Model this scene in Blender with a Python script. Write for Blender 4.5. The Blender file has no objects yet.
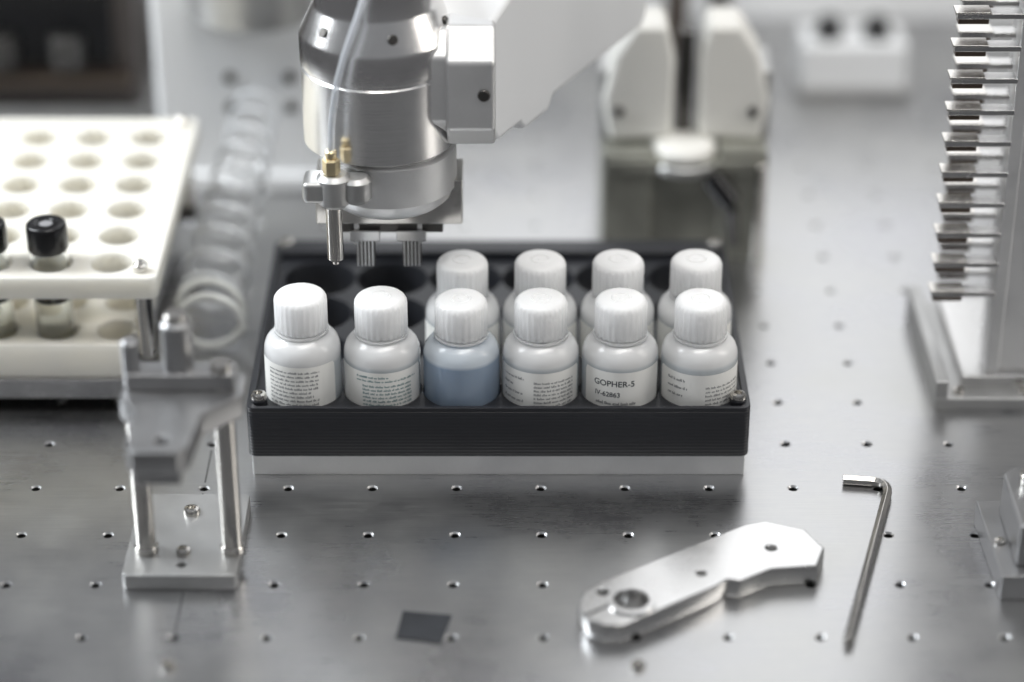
import bpy, math, random
from mathutils import Vector, Matrix
random.seed(7)
S=0.01
C=bpy.context.collection
pi=math.pi
# ---------------------------------------------------------------- materials
def newmat(n):
    m=bpy.data.materials.new(n); m.use_nodes=True
    return m, m.node_tree.nodes, m.node_tree.links, m.node_tree.nodes['Principled BSDF']
def simple(n,col,rough=.4,metal=0,trans=0,sss=0,bump=0,bscale=400,var=0,ior=1.45,coat=0,sscale=.006):
    m,N,L,b=newmat(n)
    b.inputs['Base Color'].default_value=(*col,1)
    b.inputs['Roughness'].default_value=rough
    b.inputs['Metallic'].default_value=metal
    b.inputs['Transmission Weight'].default_value=trans
    b.inputs['IOR'].default_value=ior
    b.inputs['Coat Weight'].default_value=coat
    if sss:
        b.inputs['Subsurface Weight'].default_value=sss
        b.inputs['Subsurface Radius'].default_value=(1,1,1)
        b.inputs['Subsurface Scale'].default_value=sscale
    tc=N.new('ShaderNodeTexCoord'); nz=N.new('ShaderNodeTexNoise')
    nz.inputs['Scale'].default_value=bscale; nz.inputs['Detail'].default_value=4
    L.new(tc.outputs['Object'],nz.inputs['Vector'])
    if bump:
        bp=N.new('ShaderNodeBump'); bp.inputs['Strength'].default_value=bump; bp.inputs['Distance'].default_value=.0005
        L.new(nz.outputs['Fac'],bp.inputs['Height']); L.new(bp.outputs['Normal'],b.inputs['Normal'])
    if var:
        cr=N.new('ShaderNodeValToRGB')
        cr.color_ramp.elements[0].position=.35; cr.color_ramp.elements[1].position=.65
        cr.color_ramp.elements[0].color=(*[v*(1-var) for v in col],1)
        cr.color_ramp.elements[1].color=(*[min(1,v*(1+var)) for v in col],1)
        n2=N.new('ShaderNodeTexNoise'); n2.inputs['Scale'].default_value=bscale*.1; n2.inputs['Detail'].default_value=6
        L.new(tc.outputs['Object'],n2.inputs['Vector'])
        L.new(n2.outputs['Fac'],cr.inputs['Fac']); L.new(cr.outputs['Color'],b.inputs['Base Color'])
    return m
def brushed(n,col,r0=.2,r1=.4,stretch=(40,40,2000),scale=1,metal=1,bump=.1,var=.1,patch=12,aniso=0,warm=0):
    """metal with directional brushing (stretch gives the fine direction) and larger tonal patches"""
    m,N,L,b=newmat(n)
    b.inputs['Metallic'].default_value=metal
    tc=N.new('ShaderNodeTexCoord'); mp=N.new('ShaderNodeMapping'); mp.inputs['Scale'].default_value=stretch
    nz=N.new('ShaderNodeTexNoise'); nz.inputs['Scale'].default_value=scale; nz.inputs['Detail'].default_value=3
    L.new(tc.outputs['Object'],mp.inputs['Vector']); L.new(mp.outputs['Vector'],nz.inputs['Vector'])
    n2=N.new('ShaderNodeTexNoise'); n2.inputs['Scale'].default_value=patch; n2.inputs['Detail'].default_value=7; n2.inputs['Roughness'].default_value=.62
    L.new(tc.outputs['Object'],n2.inputs['Vector'])
    mx=N.new('ShaderNodeMath'); mx.operation='MULTIPLY_ADD'; mx.inputs[1].default_value=.25
    mul=N.new('ShaderNodeMath'); mul.operation='MULTIPLY'; mul.inputs[1].default_value=.75
    L.new(n2.outputs['Fac'],mul.inputs[0]); L.new(nz.outputs['Fac'],mx.inputs[0]); L.new(mul.outputs[0],mx.inputs[2])
    mr=N.new('ShaderNodeMapRange'); mr.inputs['From Min'].default_value=.35; mr.inputs['From Max'].default_value=.65
    mr.inputs['To Min'].default_value=r0; mr.inputs['To Max'].default_value=r1
    L.new(mx.outputs[0],mr.inputs['Value']); L.new(mr.outputs['Result'],b.inputs['Roughness'])
    cr=N.new('ShaderNodeValToRGB'); cr.color_ramp.elements[0].position=.35; cr.color_ramp.elements[1].position=.65
    lo=[v*(1-var) for v in col]; hi=[min(1,v*(1+var)) for v in col]
    lo[2]*=1+warm; hi[2]*=1-warm
    cr.color_ramp.elements[0].color=(*lo,1); cr.color_ramp.elements[1].color=(*hi,1)
    L.new(mx.outputs[0],cr.inputs['Fac']); L.new(cr.outputs['Color'],b.inputs['Base Color'])
    if bump:
        bp=N.new('ShaderNodeBump'); bp.inputs['Strength'].default_value=bump; bp.inputs['Distance'].default_value=.0003
        L.new(nz.outputs['Fac'],bp.inputs['Height']); L.new(bp.outputs['Normal'],b.inputs['Normal'])
    if aniso:
        b.inputs['Anisotropic'].default_value=aniso
        t=N.new('ShaderNodeTangent'); t.direction_type='RADIAL'; t.axis='Z'; L.new(t.outputs[0],b.inputs['Tangent'])
    return m
M={}
M['table']=brushed('table_aluminium',(.455,.455,.46),.23,.37,(25,900,300),1,.97,.012,.16,9,warm=.03)
M['alu']=brushed('machined_aluminium',(.60,.595,.59),.18,.30,(60,900,900),1,1,.02,.08,30)
M['alu_v']=brushed('turned_aluminium',(.84,.83,.82),.18,.28,(20,20,1500),1,1,.12,.07,20,aniso=.6)
M['alu_light']=brushed('anodised_light_aluminium',(.76,.76,.76),.36,.5,(900,900,900),1,.8,.03,.04,40)
M['alu_soft']=brushed('bead_blasted_aluminium',(.50,.50,.495),.34,.48,(900,900,900),1,.9,.03,.05,40)
M['alu_dull']=brushed('dull_aluminium',(.38,.38,.385),.3,.42,(900,900,900),1,.9,.03,.05,40)
M['steel']=brushed('polished_steel',(.60,.58,.55),.1,.2,(400,400,60),1,1,.02,.05,60)
M['steel_dark']=simple('dark_steel',(.10,.095,.09),.35,.9)
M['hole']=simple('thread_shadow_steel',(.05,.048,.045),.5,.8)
M['seam']=simple('seam_gap',(.05,.05,.05),.6)
M['black']=simple('black_printed_plastic',(.018,.019,.023),.40,bump=.1)
M['blackgloss']=simple('black_gloss_plastic',(.010,.010,.011),.22)
M['cap']=simple('cap_polypropylene',(.92,.93,.935),.26,trans=.1,sss=1,bump=.03,bscale=150,sscale=.01)
M['hdpe']=simple('rack_hdpe',(.82,.795,.72),.38,sss=.6,bump=.03,bscale=200,sscale=.012)
M['hdpe_warm']=simple('rack_hdpe_base',(.90,.86,.76),.4,sss=.7,sscale=.015)
M['white']=simple('white_powder_coat',(.80,.81,.82),.35,bump=.04,bscale=300)
M['offwhite']=simple('cream_plastic',(.80,.79,.75),.4,sss=.1)
M['glass']=simple('vial_glass',(.99,1,.995),.02,trans=1,ior=1.45)
M['liquid']=simple('vial_liquid',(.99,1,.99),.03,trans=1,ior=1.33)
M['label']=simple('label_paper',(.93,.925,.89),.55)
M['ink']=simple('label_ink',(.05,.06,.07),.6)
M['ink_teal']=simple('label_ink_teal',(.17,.28,.29),.6)
M['ink_grey']=simple('label_ink_grey',(.26,.26,.27),.6)
M['brass']=simple('brass',(.80,.68,.44),.3,1)
M['tube']=simple('clear_tubing',(.86,.89,.93),.18,trans=.45,ior=1.3)
M['coil']=simple('coil_tubing',(.88,.90,.92),.1,trans=.35,ior=1.5,coat=1)
M['coil_white']=simple('coil_tubing_white',(.90,.91,.88),.25,trans=.15)
M['sheet']=simple('dark_sheet',(.045,.048,.055),.38,.3,var=.2,bscale=300)
M['olive']=brushed('aged_steel_olive',(.30,.30,.265),.3,.5,(200,200,200),1,.6,.1,.2,30)
M['brown']=simple('bronzed_metal',(.17,.135,.11),.3,.9)  # brown metal of rail and post; on the tines, painted underside shade
M['wall']=simple('wall_paint',(.34,.34,.35),.8,bump=.05,bscale=60)
M['floor']=simple('floor_vinyl',(.25,.25,.25),.5,var=.1,bscale=20)
M['frame']=simple('window_frame_paint',(.75,.75,.74),.5)
M['instr']=simple('instrument_housing',(.06,.05,.045),.4,var=.2,bscale=60)
def layers(m,sc=900):
    N,L=m.node_tree.nodes,m.node_tree.links; b=N['Principled BSDF']
    tc=N.new('ShaderNodeTexCoord'); w=N.new('ShaderNodeTexWave'); w.bands_direction='Z'; w.inputs['Scale'].default_value=sc/6.28
    w.inputs['Distortion'].default_value=.5
    L.new(tc.outputs['Object'],w.inputs['Vector'])
    bp=N.new('ShaderNodeBump'); bp.inputs['Strength'].default_value=.35; bp.inputs['Distance'].default_value=.0004
    L.new(w.outputs['Fac'],bp.inputs['Height']); L.new(bp.outputs['Normal'],b.inputs['Normal'])
layers(M['black'])
def bottlemat(name,low,high,level):
    m,N,L,b=newmat(name)
    tc=N.new('ShaderNodeTexCoord'); sp=N.new('ShaderNodeSeparateXYZ'); L.new(tc.outputs['Object'],sp.inputs[0])
    mr=N.new('ShaderNodeMapRange'); mr.inputs['From Min'].default_value=(level-.12)*S; mr.inputs['From Max'].default_value=(level+.12)*S
    L.new(sp.outputs['Z'],mr.inputs['Value'])
    cr=N.new('ShaderNodeValToRGB'); cr.color_ramp.elements[0].color=(*low,1); cr.color_ramp.elements[1].color=(*high,1)
    L.new(mr.outputs['Result'],cr.inputs['Fac']); L.new(cr.outputs['Color'],b.inputs['Base Color'])
    b.inputs['Roughness'].default_value=.2
    b.inputs['Transmission Weight'].default_value=.25
    b.inputs['Subsurface Weight'].default_value=.9; b.inputs['Subsurface Radius'].default_value=(1,1,1); b.inputs['Subsurface Scale'].default_value=.01
    return m
M['bottle']=bottlemat('bottle_ldpe_filled',(.70,.745,.775),(.94,.95,.955),7.0)
M['bottle_blue']=bottlemat('bottle_ldpe_blue_liquid',(.37,.46,.58),(.72,.78,.84),7.05)
# ---------------------------------------------------------------- mesh helpers
def group(name):
    e=bpy.data.objects.new(name,None); e.empty_display_size=.02; C.objects.link(e); return e
def mk(name,V,F,mat,parent=None,bevel=0,seg=2,smooth=True,angle=35):
    me=bpy.data.meshes.new(name); me.from_pydata([(x*S,y*S,z*S) for x,y,z in V],[],F); me.validate(); me.update()
    if smooth:
        for p in me.polygons: p.use_smooth=True
        me.set_sharp_from_angle(angle=math.radians(angle))
    me.materials.append(M[mat] if isinstance(mat,str) else mat)
    o=bpy.data.objects.new(name,me); C.objects.link(o)
    if parent: o.parent=parent
    if bevel:
        b=o.modifiers.new('bevel','BEVEL'); b.width=bevel*S; b.segments=seg; b.limit_method='ANGLE'; b.angle_limit=math.radians(40)
        b.harden_normals=True
    return o
def tf(V,M4):
    return [tuple(M4@Vector(v)) for v in V]
def box(name,x0,x1,y0,y1,z0,z1,mat,parent=None,bevel=.08,M4=None):
    V=[(x,y,z) for z in (z0,z1) for x,y in ((x0,y0),(x1,y0),(x1,y1),(x0,y1))]
    F=[(3,2,1,0),(4,5,6,7),(0,1,5,4),(1,2,6,5),(2,3,7,6),(3,0,4,7)]
    if M4: V=tf(V,M4)
    return mk(name,V,F,mat,parent,bevel)
def prism(name,pts,z0,z1,mat,parent=None,bevel=.08,M4=None):
    n=len(pts)
    V=[(x,y,z0) for x,y in pts]+[(x,y,z1) for x,y in pts]
    F=[tuple(range(n-1,-1,-1)),tuple(range(n,2*n))]+[(i,(i+1)%n,n+(i+1)%n,n+i) for i in range(n)]
    if M4: V=tf(V,M4)
    return mk(name,V,F,mat,parent,bevel)
def lathe(name,prof,mat,parent=None,at=(0,0,0),seg=48,M4=None,rad=None,close=True,angle=35):
    """prof: list of (r,z) ; spun about Z, r=0 endpoints become poles"""
    V=[];F=[];rings=[]
    for r,z in prof:
        if r<=1e-6:
            rings.append([len(V)]); V.append((0,0,z))
        else:
            ring=[]
            for k in range(seg):
                a=2*pi*k/seg; rr=r*(rad(a,r,z) if rad else 1)
                ring.append(len(V)); V.append((rr*math.cos(a),rr*math.sin(a),z))
            rings.append(ring)
    for A,B in zip(rings,rings[1:]):
        if len(A)==1 and len(B)==1: continue
        for k in range(seg):
            k2=(k+1)%seg
            if len(A)==1: F.append((A[0],B[k2],B[k]))
            elif len(B)==1: F.append((A[k],A[k2],B[0]))
            else: F.append((A[k],A[k2],B[k2],B[k]))
    if M4: V=tf(V,M4)
    V=[(x+at[0],y+at[1],z+at[2]) for x,y,z in V]
    return mk(name,V,F,mat,parent,angle=angle)
def cyl(name,x,y,z0,z1,r,mat,parent=None,ch=.06,seg=32,M4=None):
    ch=min(ch,r*.4,(z1-z0)*.4)
    return lathe(name,[(0,z0),(r-ch,z0),(r,z0+ch),(r,z1-ch),(r-ch,z1),(0,z1)],mat,parent,(x,y,0),seg,M4)
def cylax(name,p,q,r,mat,parent=None,ch=.05,seg=32,prof=None):
    p=Vector(p);q=Vector(q);d=q-p;l=d.length
    R=d.to_track_quat('Z','Y').to_matrix().to_4x4(); T=Matrix.Translation(p)@R
    prof=prof or [(0,0),(r-ch,0),(r,ch),(r,l-ch),(r-ch,l),(0,l)]
    return lathe(name,prof,mat,parent,seg=seg,M4=T)
def tube(name,pts,r,mat,parent=None,seg=12,res=10,poly=False,cyclic=False):
    cu=bpy.data.curves.new(name,'CURVE'); cu.dimensions='3D'; cu.bevel_depth=r*S; cu.bevel_resolution=max(1,seg//4); cu.use_fill_caps=True
    if poly:
        sp=cu.splines.new('POLY'); sp.points.add(len(pts)-1)
        for p,v in zip(sp.points,pts): p.co=(v[0]*S,v[1]*S,v[2]*S,1)
    else:
        sp=cu.splines.new('BEZIER'); sp.bezier_points.add(len(pts)-1); cu.resolution_u=res
        for p,v in zip(sp.bezier_points,pts):
            p.co=(v[0]*S,v[1]*S,v[2]*S); p.handle_left_type=p.handle_right_type='AUTO'
    sp.use_cyclic_u=cyclic
    o=bpy.data.objects.new(name+'_c',cu); C.objects.link(o)
    return tomesh(o,name,mat,parent)
def tomesh(o,name,mat,parent,fn=None,smooth=True):
    bpy.context.view_layer.update()
    dg=bpy.context.evaluated_depsgraph_get()
    me=bpy.data.meshes.new_from_object(o.evaluated_get(dg)); bpy.data.objects.remove(o)
    me.name=name
    if fn:
        for v in me.vertices: v.co=fn(v.co)
    for p in me.polygons: p.use_smooth=smooth
    if smooth: me.set_sharp_from_angle(angle=math.radians(35))
    me.materials.clear(); me.materials.append(M[mat])
    n=bpy.data.objects.new(name,me); C.objects.link(n)
    if parent: n.parent=parent
    return n
def circ(x,y,r,n=32):
    return [(x+r*math.cos(2*pi*k/n),y+r*math.sin(2*pi*k/n)) for k in range(n)]
def plate(name,outline,holes,z0,z1,mat,parent=None,bev=.06):
    """flat plate with through holes (filled 2D curve, extruded and edge-bevelled)"""
    cu=bpy.data.curves.new(name,'CURVE'); cu.dimensions='2D'; cu.fill_mode='BOTH'
    cu.extrude=(z1-z0)/2*S-bev*S; cu.bevel_depth=bev*S; cu.bevel_resolution=1; cu.offset=-bev*S
    for pts in [outline]+holes:
        sp=cu.splines.new('POLY'); sp.points.add(len(pts)-1); sp.use_cyclic_u=True
        for p,v in zip(sp.points,pts): p.co=(v[0]*S,v[1]*S,0,1)
    o=bpy.data.objects.new(name+'_c',cu); C.objects.link(o)
    zm=(z0+z1)/2*S
    return tomesh(o,name,mat,parent,fn=lambda c:Vector((c.x,c.y,c.z+zm)))
def rrect(x0,x1,y0,y1,r,n=6):
    P=[]
    for cx,cy,a0 in ((x1-r,y1-r,0),(x0+r,y1-r,90),(x0+r,y0+r,180),(x1-r,y0+r,270)):
        for k in range(n+1):
            a=math.radians(a0+90*k/n); P.append((cx+r*math.cos(a),cy+r*math.sin(a)))
    return P
def screw(name,x,y,z,r,parent,mat='steel'):
    """button-head socket screw sitting on z"""
    lathe(name,[(r*1.0,0),(r,r*.35),(r*.85,r*.62),(r*.5,r*.72),(r*.45,r*.3),(0,r*.3)],mat,parent,(x,y,z),24)
# ---------------------------------------------------------------- table
tb=group('optical_breadboard_table')
def build_table():
    V=[];F=[];V2=[];F2=[]
    n=16
    x0,x1=-17,17; y0,y1=-3,16
    for i in range(x0,x1+1):
        for j in range(y0,y1+1):
            cx,cy=1.7+5*i,5*j
            b=len(V)
            for k in range(n):
                a=2*pi*k/n; ca,sa=math.cos(a),math.sin(a); q=2.5/max(abs(ca),abs(sa))
                V.append((cx+q*ca,cy+q*sa,0))
            for r,z in ((.34,0),(.25,-.1)):
                for k in range(n):
                    a=2*pi*k/n; V.append((cx+r*math.cos(a),cy+r*math.sin(a),z))
            for k in range(n):
                k2=(k+1)%n
                for q in (0,1): F.append((b+q*n+k,b+q*n+k2,b+(q+1)*n+k2,b+(q+1)*n+k))
            c=len(V2)
            for r,z in ((.25,-.1),(.25,-1.1)):
                for k in range(n):
                    a=2*pi*k/n; V2.append((cx+r*math.cos(a),cy+r*math.sin(a),z))
            for k in range(n):
                k2=(k+1)%n; F2.append((c+k,c+k2,c+n+k2,c+n+k))
            F2.append(tuple(range(c+n,c+2*n)))
    mk('top_surface',V,F,'table',tb,smooth=False)
    mk('threaded_holes',V2,F2,'hole',tb,smooth=False)
    X0,X1=1.7+5*x0-2.5,1.7+5*x1+2.5; Y0,Y1=5*y0-2.5,5*y1+2.5
    V=[(X0,Y0,0),(X1,Y0,0),(X1,Y1,0),(X0,Y1,0),(X0,Y0,-3),(X1,Y0,-3),(X1,Y1,-3),(X0,Y1,-3)]
    mk('slab_sides',V,[(0,4,5,1),(1,5,6,2),(2,6,7,3),(3,7,4,0),(7,6,5,4)],'table',tb,smooth=False)
    for k,(lx,ly) in enumerate(((X0+5,Y0+5),(X1-5,Y0+5),(X1-5,Y1-5),(X0+5,Y1-5))):
        box('leg_%d'%k,lx-3,lx+3,ly-3,ly+3,-90,-3,'steel_dark',tb)
    for k,(a,b) in enumerate(((-10.2,-5.7),(3.3,4.4),(5.6,9.3))):
        box('scribe_%d'%k,-18.35,-18.25,a,b,-.02,.004,'seam',tb,bevel=0)
    for k,sx in enumerate((-43.3,-18.3,6.7,31.7)):
        screw('mounting_screw_%d'%k,sx,-12.7,0,.42,tb)
build_table()
# ---------------------------------------------------------------- room
def room():
    box('floor',-300,300,-250,260,-95,-90,'floor',bevel=0)
    Y=150
    w=group('wall_back')
    wins=((-150,-70),(-22,62),(100,190))
    box('panel_low',-300,300,Y,Y+8,-90,40,'wall',w,0)
    box('panel_high',-300,300,Y,Y+8,150,190,'wall',w,0)
    xs=[-300]+[v for q in wins for v in q]+[300]
    for k in range(0,len(xs),2): box('pier_%d'%k,xs[k],xs[k+1],Y,Y+8,40,150,'wall',w,0)
    for i,(a,b) in enumerate(wins):
        g=group('window_%d'%(i+1))  # unseen windows, placed and divided to shape the table's reflections
        for nm,q in (('l',(a,a+4,40,150)),('r',(b-4,b,40,150)),('b',(a+4,b-4,40,44)),('t',(a+4,b-4,146,150)),('m',((a+b)/2-2,(a+b)/2+2,44,146))):
            box('frame_'+nm,q[0],q[1],Y+1,Y+6,q[2],q[3],'frame',g,.2)
room()
# ---------------------------------------------------------------- bottles
def bend(r,x0,z0,cx,cy):
    def f(c):
        x,y=c.x/S+x0,c.y/S
        a=x/r
        return Vector(((cx+r*math.sin(a))*S,(cy-r*math.cos(a))*S,(z0+y)*S))
    return f
def arc_patch(name,cx,cy,r,a0,a1,z0,z1,mat,parent,corner=.25,n=40):
    """label: sheet wrapped on a cylinder with rounded corners"""
    V=[];F=[]
    w=(a1-a0)*r
    for k in range(n+1):
        s=w*k/n; a=a0+(a1-a0)*k/n
        d=min(s,w-s); e=0
        if d<corner: e=corner-math.sqrt(max(0,corner**2-(corner-d)**2))
        V.append((cx+r*math.sin(a),cy-r*math.cos(a),z0+e)); V.append((cx+r*math.sin(a),cy-r*math.cos(a),z1-e))
    for k in range(n): F.append((2*k,2*k+2,2*k+3,2*k+1))
    return mk(name,V,F,mat,parent)
def textlines(name,cx,cy,r,xa,xb,zt,rows,pitch,h,mat,parent,fill=.85,seed=0):
    rnd=random.Random(seed); V=[];F=[]
    for q in range(rows):
        z=zt-q*pitch; x=xa; end=xb-(0 if rnd.random()<fill else rnd.random()*(xb-xa)*.5)
        wl=0
        while x<end-.04:
            if wl<=0: wl=rnd.randint(2,8); x+=.07
            L=rnd.uniform(.03,.055); hh=h*rnd.choice((.65,.65,1.0)); b=len(V)
            for xx,zz in ((x,z-h),(x+L,z-h),(x+L,z-h+hh),(x,z-h+hh)):
                a=xx/r; V.append((cx+r*math.sin(a),cy-r*math.cos(a),zz))
            F.append((b,b+1,b+2,b+3)); x+=L+.02; wl-=1
    return mk(name,V,F,mat,parent,smooth=False)
def curvetext(name,body,size,r,x0,z0,cx,cy,mat,parent,width=None):
    cu=bpy.data.curves.new(name,'FONT'); cu.body=body; cu.size=size*S; cu.offset=.00006
    o=bpy.data.objects.new(name+'_c',cu); C.objects.link(o)
    return tomesh(o,name,mat,parent,fn=bend(r,x0,z0,cx,cy),smooth=False)
BR=2.27
body_prof=[(0,.12),(1.7,.1),(1.95,0),(2.13,.08),(BR,.3),(BR,3),(BR,5.45),(2.24,5.8),(2.12,6.15),(1.9,6.42),(1.62,6.6),(1.44,6.7),(1.38,6.82),(1.38,7.9),(0,7.9)]
def ridges(a,r,z):
    if r>1.5 and z<1.95: return 1+.016*math.copysign(min(1,abs(math.cos(27*a))*2.0),math.cos(27*a))
    return 1
cap_prof=[(1.40,0),(1.53,.0),(1.56,.06),(1.56,.12),(1.53,.2),(1.545,.3),(1.545,1.82),(1.52,1.94),(1.46,2.07),(1.36,2.16),(1.2,2.21),(.62,2.21),(.57,2.27),(.50,2.27),(.45,2.2),(.16,2.2),(.14,2.23),(0,2.23)]
def bottle(cx,cy,zb,kind,rot=0):
    g=group('sample_bottle')
    mat='bottle_blue' if kind==3 else 'bottle'
    lathe('body',body_prof,mat,g,(cx,cy,zb),64)
    lathe('cap',cap_prof,'cap',g,(cx,cy,zb+6.95),216,rad=ridges,angle=50)
    lathe('neck_ring',[(1.38,0),(1.62,.03),(1.62,.14),(1.38,.2)],'cap',g,(cx,cy,zb+6.72),48)
    r=BR+.015; ri=r+.012
    if kind==1:
        arc_patch('label',cx,cy,r,-1.45,1.02,zb+1.2,zb+5.35,'label',g)
        arc_patch('label_fold',cx,cy,ri,.62,1.02,zb+1.3,zb+5.2,'label',g,.35)
        textlines('label_print',cx,cy,ri,-2.2,1.1,zb+5.05,12,.27,.14,'ink_grey',g,seed=1)
    elif kind==2:
        arc_patch('label',cx,cy,r,-1.5,1.3,zb+1.2,zb+5.2,'label',g)
        textlines('label_print',cx,cy,ri,-1.6,2.4,zb+4.95,2,.25,.14,'ink_teal',g,seed=2)
        textlines('label_print_low',cx,cy,ri,-1.2,2.0,zb+4.35,10,.25,.14,'ink_teal',g,seed=3)
    elif kind==4:
        arc_patch('label',cx,cy,r,-1.6,1.25,zb+1.2,zb+5.3,'label',g)
        textlines('label_side_print',cx,cy,ri,-2.7,-1.1,zb+4.9,4,.5,.18,'ink_grey',g,.3,seed=4)
        textlines('label_print',cx,cy,ri,-.5,2.2,zb+4.7,10,.26,.14,'ink_grey',g,seed=5)
    elif kind==5:
        arc_patch('label',cx,cy,r,-1.1,1.3,zb+.9,zb+5.35,'label',g)
        curvetext('label_title','GOPHER-5',.54,ri,-1.72,zb+4.4,cx,cy,'ink',g)
        curvetext('label_code','IV-62863',.44,ri,-1.66,zb+3.70,cx,cy,'ink',g)
        textlines('label_print',cx,cy,ri,-1.65,.9,zb+3.35,2,.5,.2,'ink_grey',g,seed=6)
    elif kind==6:
        arc_patch('label',cx,cy,r,-1.35,1.5,zb+1.2,zb+5.2,'label',g)
        textlines('label_side_print',cx,cy,ri,-2.3,-.9,zb+4.8,3,.5,.18,'ink_grey',g,.3,seed=7)
        textlines('label_print',cx,cy,ri,.2,2.9,zb+4.4,10,.27,.14,'ink_grey',g,seed=8)
    elif kind==7:
        arc_patch('label',cx,cy,r,-1.5,1.3,zb+1.2,zb+5.3,'label',g)
    return g
CX=[-12.45+4.72*i for i in range(6)]; RY=[9.1,13.82,18.54,23.26]
ZB=1.45
dz=[.6,.25,0,.05,.05,0]
for i in range(6): bottle(CX[i],RY[0],ZB+dz[i]*.6,i+1,rot=i*1.1)
for i in range(2,6): bottle(CX[i],RY[1],ZB+.1+.02*i,7,rot=i*.7)
# ---------------------------------------------------------------- bottle tray
tr=group('bottle_tray')
holes=[circ(x,y,2.335,48) for x in CX for y in RY]
plate('well_block',rrect(-15.7,14.1,6.3,28.0,.5),holes,1.42,4.45,'black',tr,bev=.02)
outer=rrect(-15.7,14.1,6.3,28.0,.5); inner=rrect(-15.3,13.7,6.6,27.6,.35)
plate('rim',outer,[inner],4.4,4.75,'black',tr,bev=.04)
box('rear_ledge',-15.2,13.6,26.0,27.8,4.4,5.0,'black',tr,.15)
box('base_plate',-15.5,13.9,6.5,27.8,0,1.4,'alu_light',tr,.06)
for k,(x,y) in enumerate(((-15.0,7.3),(13.4,7.3),(13.4,27.2),(-14.9,27.3))):
    cyl('screw_boss_%d'%k,x,y,4.4,4.9,.5,'black',tr)
    screw('corner_screw_%d'%k,x,y,4.9,.48,tr)
# ---------------------------------------------------------------- vial rack (left)
vr=group('vial_rack')
VX=[-24.6-3.7*i for i in range(5)]; VY=[16.0+3.7*j for j in range(6)]
vh=[circ(x,y,1.3,32) for x in VX for y in VY]
plate('upper_plate',rrect(-43,-21.6,13.9,37.6,.5),vh,7.95,9.4,'hdpe',vr)
plate('lower_plate',rrect(-43,-23.6,14.0,37.4,.4),vh,2.4,4.7,'hdpe_warm',vr)
box('metal_base_plate',-43.2,-23.4,13.8,37.6,1.0,2.35,'alu',vr)
for k,(x,y) in enumerate(((-24.6,14.9),(-24.6,36.4),(-42,14.9),(-42,36.4))):
    cyl('foot_%d'%k,x,y,0,1.0,.5,'steel_dark',vr)
for k,(x,y) in enumerate(((-22.65,14.9),(-22.65,36.4),(-42,14.9),(-42,36.4))):
    cyl('standoff_%d'%k,x,y,2.35 if k>1 else 3.4,7.95,.55,'steel',vr)
    cyl('screw_head_%d'%k,x,y,9.4,9.95,.42,'steel',vr,.1)
    cyl('screw_tip_%d'%k,x,y,9.9,10.1,.25,'steel',vr,.05)
for k,(y0,y1) in enumerate(((14.3,15.5),(35.8,37))):
    box('standoff_bracket_%d'%k,-25.0,-22.0,y0,y1,2.9-.5,3.4,'steel_dark',vr)
def vial(x,y,z):
    g=group('sample_vial')
    lathe('glass',[(0,0),(1.1,0),(1.18,.1),(1.18,6.4),(1.05,6.8),(.95,7.0),(.95,7.4),(.83,7.4),(.83,6.95),(.95,6.7),(1.1,6.2),(1.1,.2),(0,.15)],'glass',g,(x,y,z),40)
    lathe('liquid',[(0,.18),(1.08,.22),(1.08,3.6),(0,3.6)],'liquid',g,(x,y,z),40)
    lathe('cap',[(0,1.7),(.55,1.7),(.6,1.78),(1.08,1.8),(1.2,1.7),(1.23,1.5),(1.23,.1),(1.18,0),(.96,0)],'blackgloss',g,(x,y,z+6.95),96,
          rad=lambda a,r,zz:1+(.012*math.cos(32*a) if r>1.2 else 0),angle=60)
    lathe('cap_septum',[(0,.0),(.4,0),(.4,.04),(0,.04)],'ink_grey',g,(x,y,z+8.64),24)
for x in (-28.4,-32.1): vial(x,16.0,3.4)
for k,x in enumerate((-28.3,-32.0)):
    cyl('well_floor_%d'%k,x,16.0,2.36,3.38,1.29,'hdpe_warm',vr,.02)
# ---------------------------------------------------------------- coiled tubing
cg=group('coiled_tubing')
def helix(name,P0,P1,r0,r1,turns,tr_,mat,sag=0,n=28,tilt=.25,pw=1):
    P0,P1=Vector(P0),Vector(P1); pts=[]
    T=int(turns*n)
    for k in range(T+1):
        t=k/T; a=2*pi*turns*t
        c=P0.lerp(P1,t**pw); c.z+=sag*math.sin(pi*t)
        rr=r0+(r1-r0)*t
        pts.append((c.x+rr*math.cos(a),c.y+tilt*rr*math.sin(a),c.z+rr*math.sin(a)))
    tube(name,pts,tr_,mat,cg,poly=True)
helix('coil_front',(-19.3,20.2,2.4),(-19.6,23.2,2.6),2.1,2.1,1.6,.25,'coil_white',tilt=0)
helix('coil_main',(-19.6,23.4,2.6),(-18.3,45,7.2),2.1,1.5,9.5,.19,'coil',sag=.4,tilt=-.35)
# ---------------------------------------------------------------- clamp stand, left foreground
cs=group('clamp_stand')
plate('base',rrect(-21.7,-15.3,-5.5,2.9,.3),[circ(-18.5,-4.4,.28,16)],0,.95,'alu_soft',cs)
screw('base_screw',-18.5,.9,.95,.5,cs); screw('base_screw_front',-18.5,-3.2,.95,.42,cs)
for k,(x,y,zt) in enumerate(((-20.6,-3.0,10.9),(-15.75,-3.0,13.2))):
    cyl('rod_%d'%k,x,y,.95,zt,.58,'steel',cs)
    cyl('rod_collar_%d'%k,x,y,.95,1.4,.68,'steel',cs)
arm=[(-21.0,-1.6),(-21.2,-4.2),(-20.2,-5.6),(-20.2,-9.2),(-19.8,-9.9),(-17.4,-9.9),(-16.9,-9.2),(-16.6,-6.0),(-15.2,-4.6),(-14.6,-4.0),(-14.6,-1.8),(-16.0,-1.3),(-17.0,-.6),(-19.0,-.6),(-20.0,-1.3)]
plate('arm_plate',arm,[circ(-18.4,-8.6,.38,20)],10.3,11.7,'alu_dull',cs,bev=.12)
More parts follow.
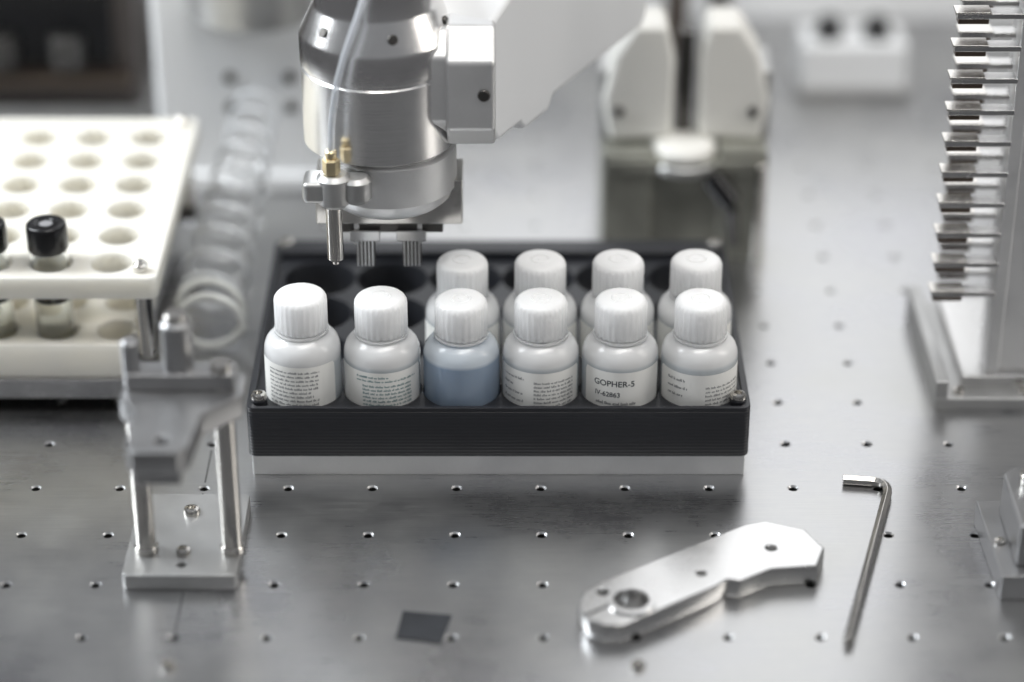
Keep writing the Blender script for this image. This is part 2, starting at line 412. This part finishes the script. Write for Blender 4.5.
box('arm_tip_block',-19.8,-17.3,-9.8,-8.9,9.6,10.3,'alu_dull',cs,.12)
cyl('pivot_post',-18.1,-2.6,11.7,15.6,.85,'alu_dull',cs,.2)
cyl('pivot_post_cap',-18.1,-2.6,15.6,16.0,.6,'steel',cs)
cyl('side_post',-20.6,-3.0,11.7,14.6,.5,'alu_dull',cs,.15)
box('cross_block',-20.9,-15.0,-3.6,-2.0,11.7,12.7,'alu_dull',cs,.15)
# ---------------------------------------------------------------- lever plate on the table
lv=group('aluminium_lever_plate')
out=[(3.75,-9.4),(3.6,-8.4),(3.9,-7.4),(4.9,-6.4),(13.3,-.7),(14.5,-.3),(16.7,-1.2),(17.6,-3.1),(17.0,-4.9),(14.4,-5.2),(13.2,-6.0),(12.6,-6.35),(11.9,-6.2),(11.2,-6.9),(6.0,-10.5),(5.0,-10.5),(4.2,-10.1)]
plate('lever',out,[circ(6.5,-8.3,1.0,36),circ(14.6,-3.1,.28,16),circ(10.5,-5.6,.24,16),circ(5.0,-7.4,.3,16)],0,1.2,'alu',lv,bev=.1)
lathe('bore_ring',[(1.0,0),(1.35,0),(1.35,.12),(1.0,.12),(1.0,0)],'alu',lv,(6.5,-8.3,1.2),36)
box('clamp_slot',-1.1,1.1,-.09,.09,0,.02,'seam',lv,0,M4=Matrix.Translation((4.7,-9.1,1.2))@Matrix.Rotation(.6,4,'Z'))
# ---------------------------------------------------------------- hex key
hk=group('hex_key')
def hexkey():
    path=[Vector(p) for p in ((19.7,5.5,.31),(21.3,5.3,.31))]
    P0,P1,P2=Vector((21.3,5.3,.31)),Vector((22.5,5.15,.31)),Vector((22.05,3.6,.31))
    for k in range(1,9):
        t=k/8; path.append((1-t)**2*P0+2*t*(1-t)*P1+t*t*P2)
    path.append(Vector((18.1,-10.8,.31)))
    V=[];F=[];n=6
    for i,p in enumerate(path):
        d=(path[min(i+1,len(path)-1)]-path[max(i-1,0)]).normalized(); s_=d.cross(Vector((0,0,1)))
        for k in range(n):
            a=2*pi*(k+.5)/n; q=p+.31*(math.cos(a)*s_+math.sin(a)*Vector((0,0,1))); V.append(tuple(q))
    for i in range(len(path)-1):
        for k in range(n): F.append((i*n+k,i*n+(k+1)%n,(i+1)*n+(k+1)%n,(i+1)*n+k))
    F.append(tuple(range(n))[::-1]); F.append(tuple(range(len(V)-n,len(V))))
    mk('shaft',V,F,'steel',hk,.04,smooth=False)
hexkey()
# ---------------------------------------------------------------- dark square sheet
sq=group('dark_square_sheet')
prism('sheet',[(-6.3,-10.1),(-3.8,-10.6),(-3.3,-8.0),(-6.0,-7.6)],0.001,.06,'sheet',sq,.01)
# ---------------------------------------------------------------- comb rack on the right
cr=group('comb_rack')
box('base',26.4,36.5,14.1,27.0,0,.8,'alu_soft',cr)
box('base_flange_left',26.4,27.2,14.1,27.0,.8,2.0,'alu_soft',cr)
box('base_step',28.3,36.5,15.5,26.0,.8,1.6,'alu',cr)
screw('base_screw_0',28.0,15.0,.8,.35,cr); screw('base_screw_1',32.0,14.8,.8,.35,cr)
for q,(yy,dx,zz0) in enumerate(((16.3,-.35,7.0),(21.5,.9,5.75))):
    ux=29.8+q*.9
    box('upright_%d'%q,ux,ux+.8,yy-.3,yy+1.2,1.6,34,'alu_light',cr)
    box('upright_web_%d'%q,ux+.8,35.5,yy+.1,yy+.6,1.6,34,'alu_light',cr)
    for k in range(13):
        z=zz0+k*2.04
        box('tine_%d_%d'%(q,k),26.3+dx,ux+.1,yy-.35,yy+.7,z,z+.34,'alu',cr,.05)
        box('tine_pad_%d_%d'%(q,k),26.2+dx,28.3+dx,yy-.45,yy+.8,z+.34,z+.46,'steel',cr,.03)
        box('tine_foot_%d_%d'%(q,k),26.4+dx,28.2+dx,yy-.25,yy+.5,z-.34,z,'brown',cr,.05)  # brown strip paints the dark shading on the tine's underside
# ---------------------------------------------------------------- block on the right edge
rb=group('clamp_block')
prism('foot',[(27.0,-6.5),(34,-6.5),(34,1.2),(26.8,1.2)],0,1.6,'alu_dull',rb)
prism('body',[(27.9,-5.6),(34,-5.6),(34,.6),(28.6,.6),(27.9,-.2)],1.6,4.3,'alu_dull',rb,.15)
cyl('knob',29.2,-1.2,4.3,5.0,.6,'steel',rb)
screw('foot_screw',27.45,-3.2,1.6,.35,rb); cylax('side_screw',(28.6,-5.6,3),(28.6,-6.0,3),.35,'steel',rb)
# ---------------------------------------------------------------- robot arm with gripper
ra=group('robot_arm')
GX,GY=-7.8,15.0
HX=GX+.45
lathe('gripper_hub',[(0,14.3),(2.6,14.3),(3.3,14.45),(3.7,14.8),(3.9,15.3),(3.95,15.45),(4.05,15.5),(4.05,17.9),(3.95,18.0),(3.7,18.05),(3.7,18.7)],'alu_light',ra,(HX,GY,0),64)
lathe('wrist_cylinder',[(3.7,18.35),(4.35,18.35),(4.55,18.5),(4.55,23.1),(4.45,23.2),(4.45,23.35),(4.6,23.45),(4.6,25.1),(4.5,25.3),(3.75,26.9),(3.65,27.1),(3.65,29),(3.4,30),(0,30)],'alu_v',ra,(GX,GY,0),96)
for j in range(4):
    a=math.radians(-135+j*60)
    p=Vector((GX+4.12*math.cos(a),GY+4.12*math.sin(a),26.1)); d=Vector((math.cos(a)*.89,math.sin(a)*.89,.46))
    cylax('collar_screw_%d'%j,p,p+d*.12,.3,'steel_dark',ra)
box('gripper_housing',HX-4.4,HX+4.4,14.0,17.2,13.0,15.9,'steel',ra,.1)
box('slide_rail',HX-3.2,HX+3.2,14.3,16.7,12.3,13.0,'steel_dark',ra,.08)
for sgn,nm in ((-1,'l'),(1,'r')):
    x=HX+sgn*1.4-.1
    box('jaw_carriage_'+nm,x-.9,x+.9,13.9,16.2,11.9,12.6,'alu',ra,.06)
    box('finger_'+nm,x-.55,x+.55,14.2,15.4,10.2,12.2,'steel_dark',ra,.06)
    for q in range(5):
        xx=x-.44+.22*q
        box('finger_rib_%s_%d'%(nm,q),xx-.055,xx+.055,13.95,14.2,10.2,12.0,'alu',ra,.02)
    box('finger_side_'+nm,x+sgn*.35,x+sgn*.65,14.1,15.6,11.6,13.3,'alu',ra,.04)
def octx(name,x0,x1,r,zc,yc,mat,bev=.15,fl=.55):
    P=[(-r,-r*fl),(-r*fl,-r),(r*fl,-r),(r,-r*fl),(r,r*fl),(r*fl,r),(-r*fl,r),(-r,r*fl)]
    n=8; V=[(x0,yc+y,zc+z) for y,z in P]+[(x1,yc+y,zc+z) for y,z in P]
    F=[tuple(range(n-1,-1,-1)),tuple(range(n,2*n))]+[(i,(i+1)%n,n+(i+1)%n,n+i) for i in range(n)]
    mk(name,V,F,mat,ra,bev)
octx('wrist_flange_neck',GX+1.5,GX+4.6,3.3,22.7,GY,'alu_light',.25,.6)
octx('wrist_flange_disc',GX+4.0,GX+6.85,3.75,22.5,GY,'alu_light',.25,.55)
cylax('flange_side_screw',(GX+6.2,GY-3.88,22.6),(GX+6.2,GY-3.6,22.6),.36,'steel_dark',ra)
u=Vector((.47,.883,0)).normalized(); ang=math.atan2(u.y,u.x)
T=Matrix.Translation((-1.0,13.6,0))@Matrix.Rotation(ang,4,'Z')
def prof_arm():
    pts=[(-1.0,20.5),(.4,18.4),(3.2,18.4),(3.8,17.8),(7.0,17.8),(7.6,18.6),(20.3,18.6),(21,19.3),(21,27.5),(3,27.5),(-1,25.9)]
    n=len(pts); V=[(x,0,z) for x,z in pts]+[(x,7.2,z) for x,z in pts]
    F=[tuple(range(n))]+[tuple(range(2*n-1,n-1,-1))]+[(i,n+i,n+(i+1)%n,(i+1)%n) for i in range(n)]
    mk('forearm',tf(V,T),F,'white',ra,.45,seg=3)
prof_arm()
e=T@Vector((16.5,3.6,0))
cyl('elbow_joint',e.x,e.y,26.5,36,4.4,'white',ra,.5,seg=48)
bx,by=-18.8,53
d=Vector((bx-e.x,by-e.y,0)); T2=Matrix.Translation((e.x,e.y,0))@Matrix.Rotation(math.atan2(d.y,d.x),4,'Z')
box('upper_arm',0,d.length,-4,4,29.5,35,'white',ra,.5,M4=T2)
box('base_column',bx-7.0,bx+6.8,46,60,0,27,'white',ra,.6)
box('base_foot',bx-7.6,bx+7.4,45.4,61,0,1.4,'white',ra,.3)
cyl('shoulder_joint',bx,by,27,35.5,6.5,'white',ra,.5,seg=48)
cyl('base_front_hub',bx+.3,46.6,13.6,17.5,4.6,'alu_soft',ra,.4,seg=48)
for k,(x,z) in enumerate(((-2.1,8.9),(2.2,8.9),(-2.1,6.6),(2.2,6.6),(4.9,8.9),(4.9,6.6))):
    cylax('base_screw_%d'%k,(bx+.6+x,46,z),(bx+.6+x,45.6,z),.42,'steel_dark',ra)
box('needle_bracket',-12.1,-9.6,9.4,11.6,16.5,17.9,'alu_soft',ra,.35)
cyl('bracket_clamp',-10.3,10.2,16.2,18.2,1.0,'alu_soft',ra,.25)
cyl('bracket_barrel',-9.0,10.3,16.4,18.0,.9,'alu_soft',ra,.25)
cyl('brass_fitting',-10.4,10.1,18.2,19.2,.52,'brass',ra,.1,seg=6)
cyl('brass_ferrule',-10.4,10.1,19.2,19.7,.34,'brass',ra)
cyl('needle_sleeve',-10.35,10.2,12.6,16.4,.48,'steel',ra,.1)
cyl('needle_tip',-10.35,10.2,12.3,12.6,.2,'steel',ra)
tube('needle_tubing',[(-10.4,10.1,19.4),(-10.2,9.9,22),(-9.6,9.6,25),(-8.4,9.9,28.5),(-7.2,12,32),(-6,16,34),(-3,22,33),(0,26,30),(3,27,27.3)],.2,'tube',ra)
# ---------------------------------------------------------------- gripper fixture at back
bg=group('capping_station')
box('housing_left',6.2,9.6,34.6,43,0,8.0,'olive',bg,.2)
box('housing_right',14.2,17.5,34.6,43,0,8.3,'olive',bg,.2)
box('housing_core',9.4,14.4,35.2,43,0,6.6,'olive',bg,.15)
box('housing_lip',6.6,17.2,34.4,36.0,6.6,7.6,'olive',bg,.15)
cyl('nest_disc',11.9,36.2,7.3,8.3,2.1,'offwhite',bg,.3,seg=48)
cyl('nest_ring',11.9,36.2,6.6,7.3,2.6,'alu_soft',bg,.1,seg=48)
for sgn,nm in ((-1,'left'),(1,'right')):
    def q(x): return 11.9+sgn*x
    pts=[(q(.9),8.3),(q(5.2),8.0),(q(5.7),11.0),(q(5.0),14.3),(q(3.6),16.6),(q(1.4),16.6),(q(.8),14.0)]
    if sgn<0: pts=pts[::-1]
    n=len(pts); V=[(x,36.6,z) for x,z in pts]+[(x,40.5,z) for x,z in pts]
    F=[tuple(range(n))]+[tuple(range(2*n-1,n-1,-1))]+[(i,n+i,n+(i+1)%n,(i+1)%n) for i in range(n)]
    mk('jaw_'+nm,V,F,'offwhite',bg,.5,seg=3)
    a,b=sorted((q(4.8),q(5.9))); box('jaw_back_'+nm,a,b,37.5,42,7.5,13,'alu_soft',bg,.2)
    cylax('jaw_screw_'+nm,(q(4.6),36.6,10.4),(q(4.6),36.3,10.4),.35,'steel_dark',bg)
box('jaw_guide',11.4,12.4,38,40,8,15.5,'steel_dark',bg,.1)
tube('sensor_cable',[(13.5,34.3,6.5),(14.3,33.6,5.6),(15.0,33.6,4.6),(15.2,34.0,3.0),(15.4,34.6,1.2)],.38,'blackgloss',bg)
cylax('sensor_plug',(13.6,34.0,6.6),(15.0,33.2,5.0),.8,'blackgloss',bg)
cyl('guide_pin',17.0,34.2,0,7.5,.35,'steel',bg)
# ---------------------------------------------------------------- background items
vb=group('valve_box')
box('body',23,31.3,63,68,0,4.2,'white',vb,.3)
box('plinth',22.6,31.8,62.6,68.4,0,.7,'alu_soft',vb,.1)
for k,x in enumerate((25.2,29.0)):
    cyl('knob_%d'%k,x,65.2,4.2,5.8,.9,'blackgloss',vb,.2)
    cyl('knob_skirt_%d'%k,x,65.2,4.2,4.8,1.2,'blackgloss',vb,.1)
li=group('laboratory_instrument')
box('housing',-60,-28.8,58,76,1.2,26,'instr',li,.5)
box('front_panel',-58,-30.5,57.6,58.1,5,11,'blackgloss',li,.1)
box('base_rail',-60,-28.4,57.2,76,0,1.4,'alu_soft',li,.1)
box('shelf_rail',-60,-29.2,56.6,58,3.6,4.4,'brown',li,.1)
for k in range(5): cyl('dial_%d'%k,-34-5*k,57.2,5,7.5,1.2,'steel_dark',li)
pn=group('enclosure_back_panel')
box('panel',-62,70,79.2,80.4,0,16,'white',pn,.1)
pst=group('support_post')
for k,x in enumerate((12.5,16.0)):
    box('post_%d'%k,x,x+1.8,70,72,0,40,'brown' if k==0 else 'steel',pst,.15)
box('post_foot',11.5,19,69,73,0,.8,'alu_soft',pst)
# ---------------------------------------------------------------- world & lights
w=bpy.data.worlds.new('world'); bpy.context.scene.world=w; w.use_nodes=True
N,L=w.node_tree.nodes,w.node_tree.links; bgN=N['Background']
tc=N.new('ShaderNodeTexCoord'); sp=N.new('ShaderNodeSeparateXYZ'); L.new(tc.outputs['Generated'],sp.inputs[0])
rp=N.new('ShaderNodeValToRGB'); L.new(sp.outputs['Z'],rp.inputs['Fac'])
rp.color_ramp.elements[0].color=(.22,.22,.23,1); rp.color_ramp.elements[1].color=(.76,.79,.83,1)
L.new(rp.outputs['Color'],bgN.inputs['Color']); bgN.inputs['Strength'].default_value=.46
def area(name,loc,target,size,sy,power,col):
    l=bpy.data.lights.new(name,'AREA'); l.shape='RECTANGLE'; l.size=size*S; l.size_y=sy*S; l.energy=power; l.color=col
    o=bpy.data.objects.new(name,l); C.objects.link(o); o.location=Vector(loc)*S
    o.rotation_euler=(Vector(target)-Vector(loc)).to_track_quat('-Z','Y').to_euler()
area('window_daylight_left',(-130,30,110),(0,15,0),55,110,33,(.92,.965,1))  # added soft area light from the left; no window stands there
area('window_daylight_back',(20,146,95),(0,15,0),84,110,5.0,(.98,.99,1))  # added area light before the unseen windows, bright in metal reflections
area('ceiling_lamp',(20,-20,180),(0,15,0),110,45,17,(1,.975,.94))  # added overhead fill that brightens the bottles from the front
area('window_daylight_right',(140,0,90),(0,15,0),50,90,8,(1,.96,.9))  # added strip light for contrast on the gripper; no window there
# ---------------------------------------------------------------- camera
cam=bpy.data.cameras.new('camera'); co=bpy.data.objects.new('camera',cam); C.objects.link(co)
cam.sensor_width=36; cam.lens=2500/1024*36; cam.clip_start=.05; cam.clip_end=20
co.location=(0,-1.204,.801); co.rotation_euler=(math.radians(90-29.2),0,0)
cam.dof.use_dof=True; cam.dof.focus_distance=1.465; cam.dof.aperture_fstop=1.6; cam.dof.aperture_blades=9
bpy.context.scene.camera=co
bpy.context.scene.view_settings.view_transform='Standard'
bpy.context.scene.view_settings.exposure=0.0
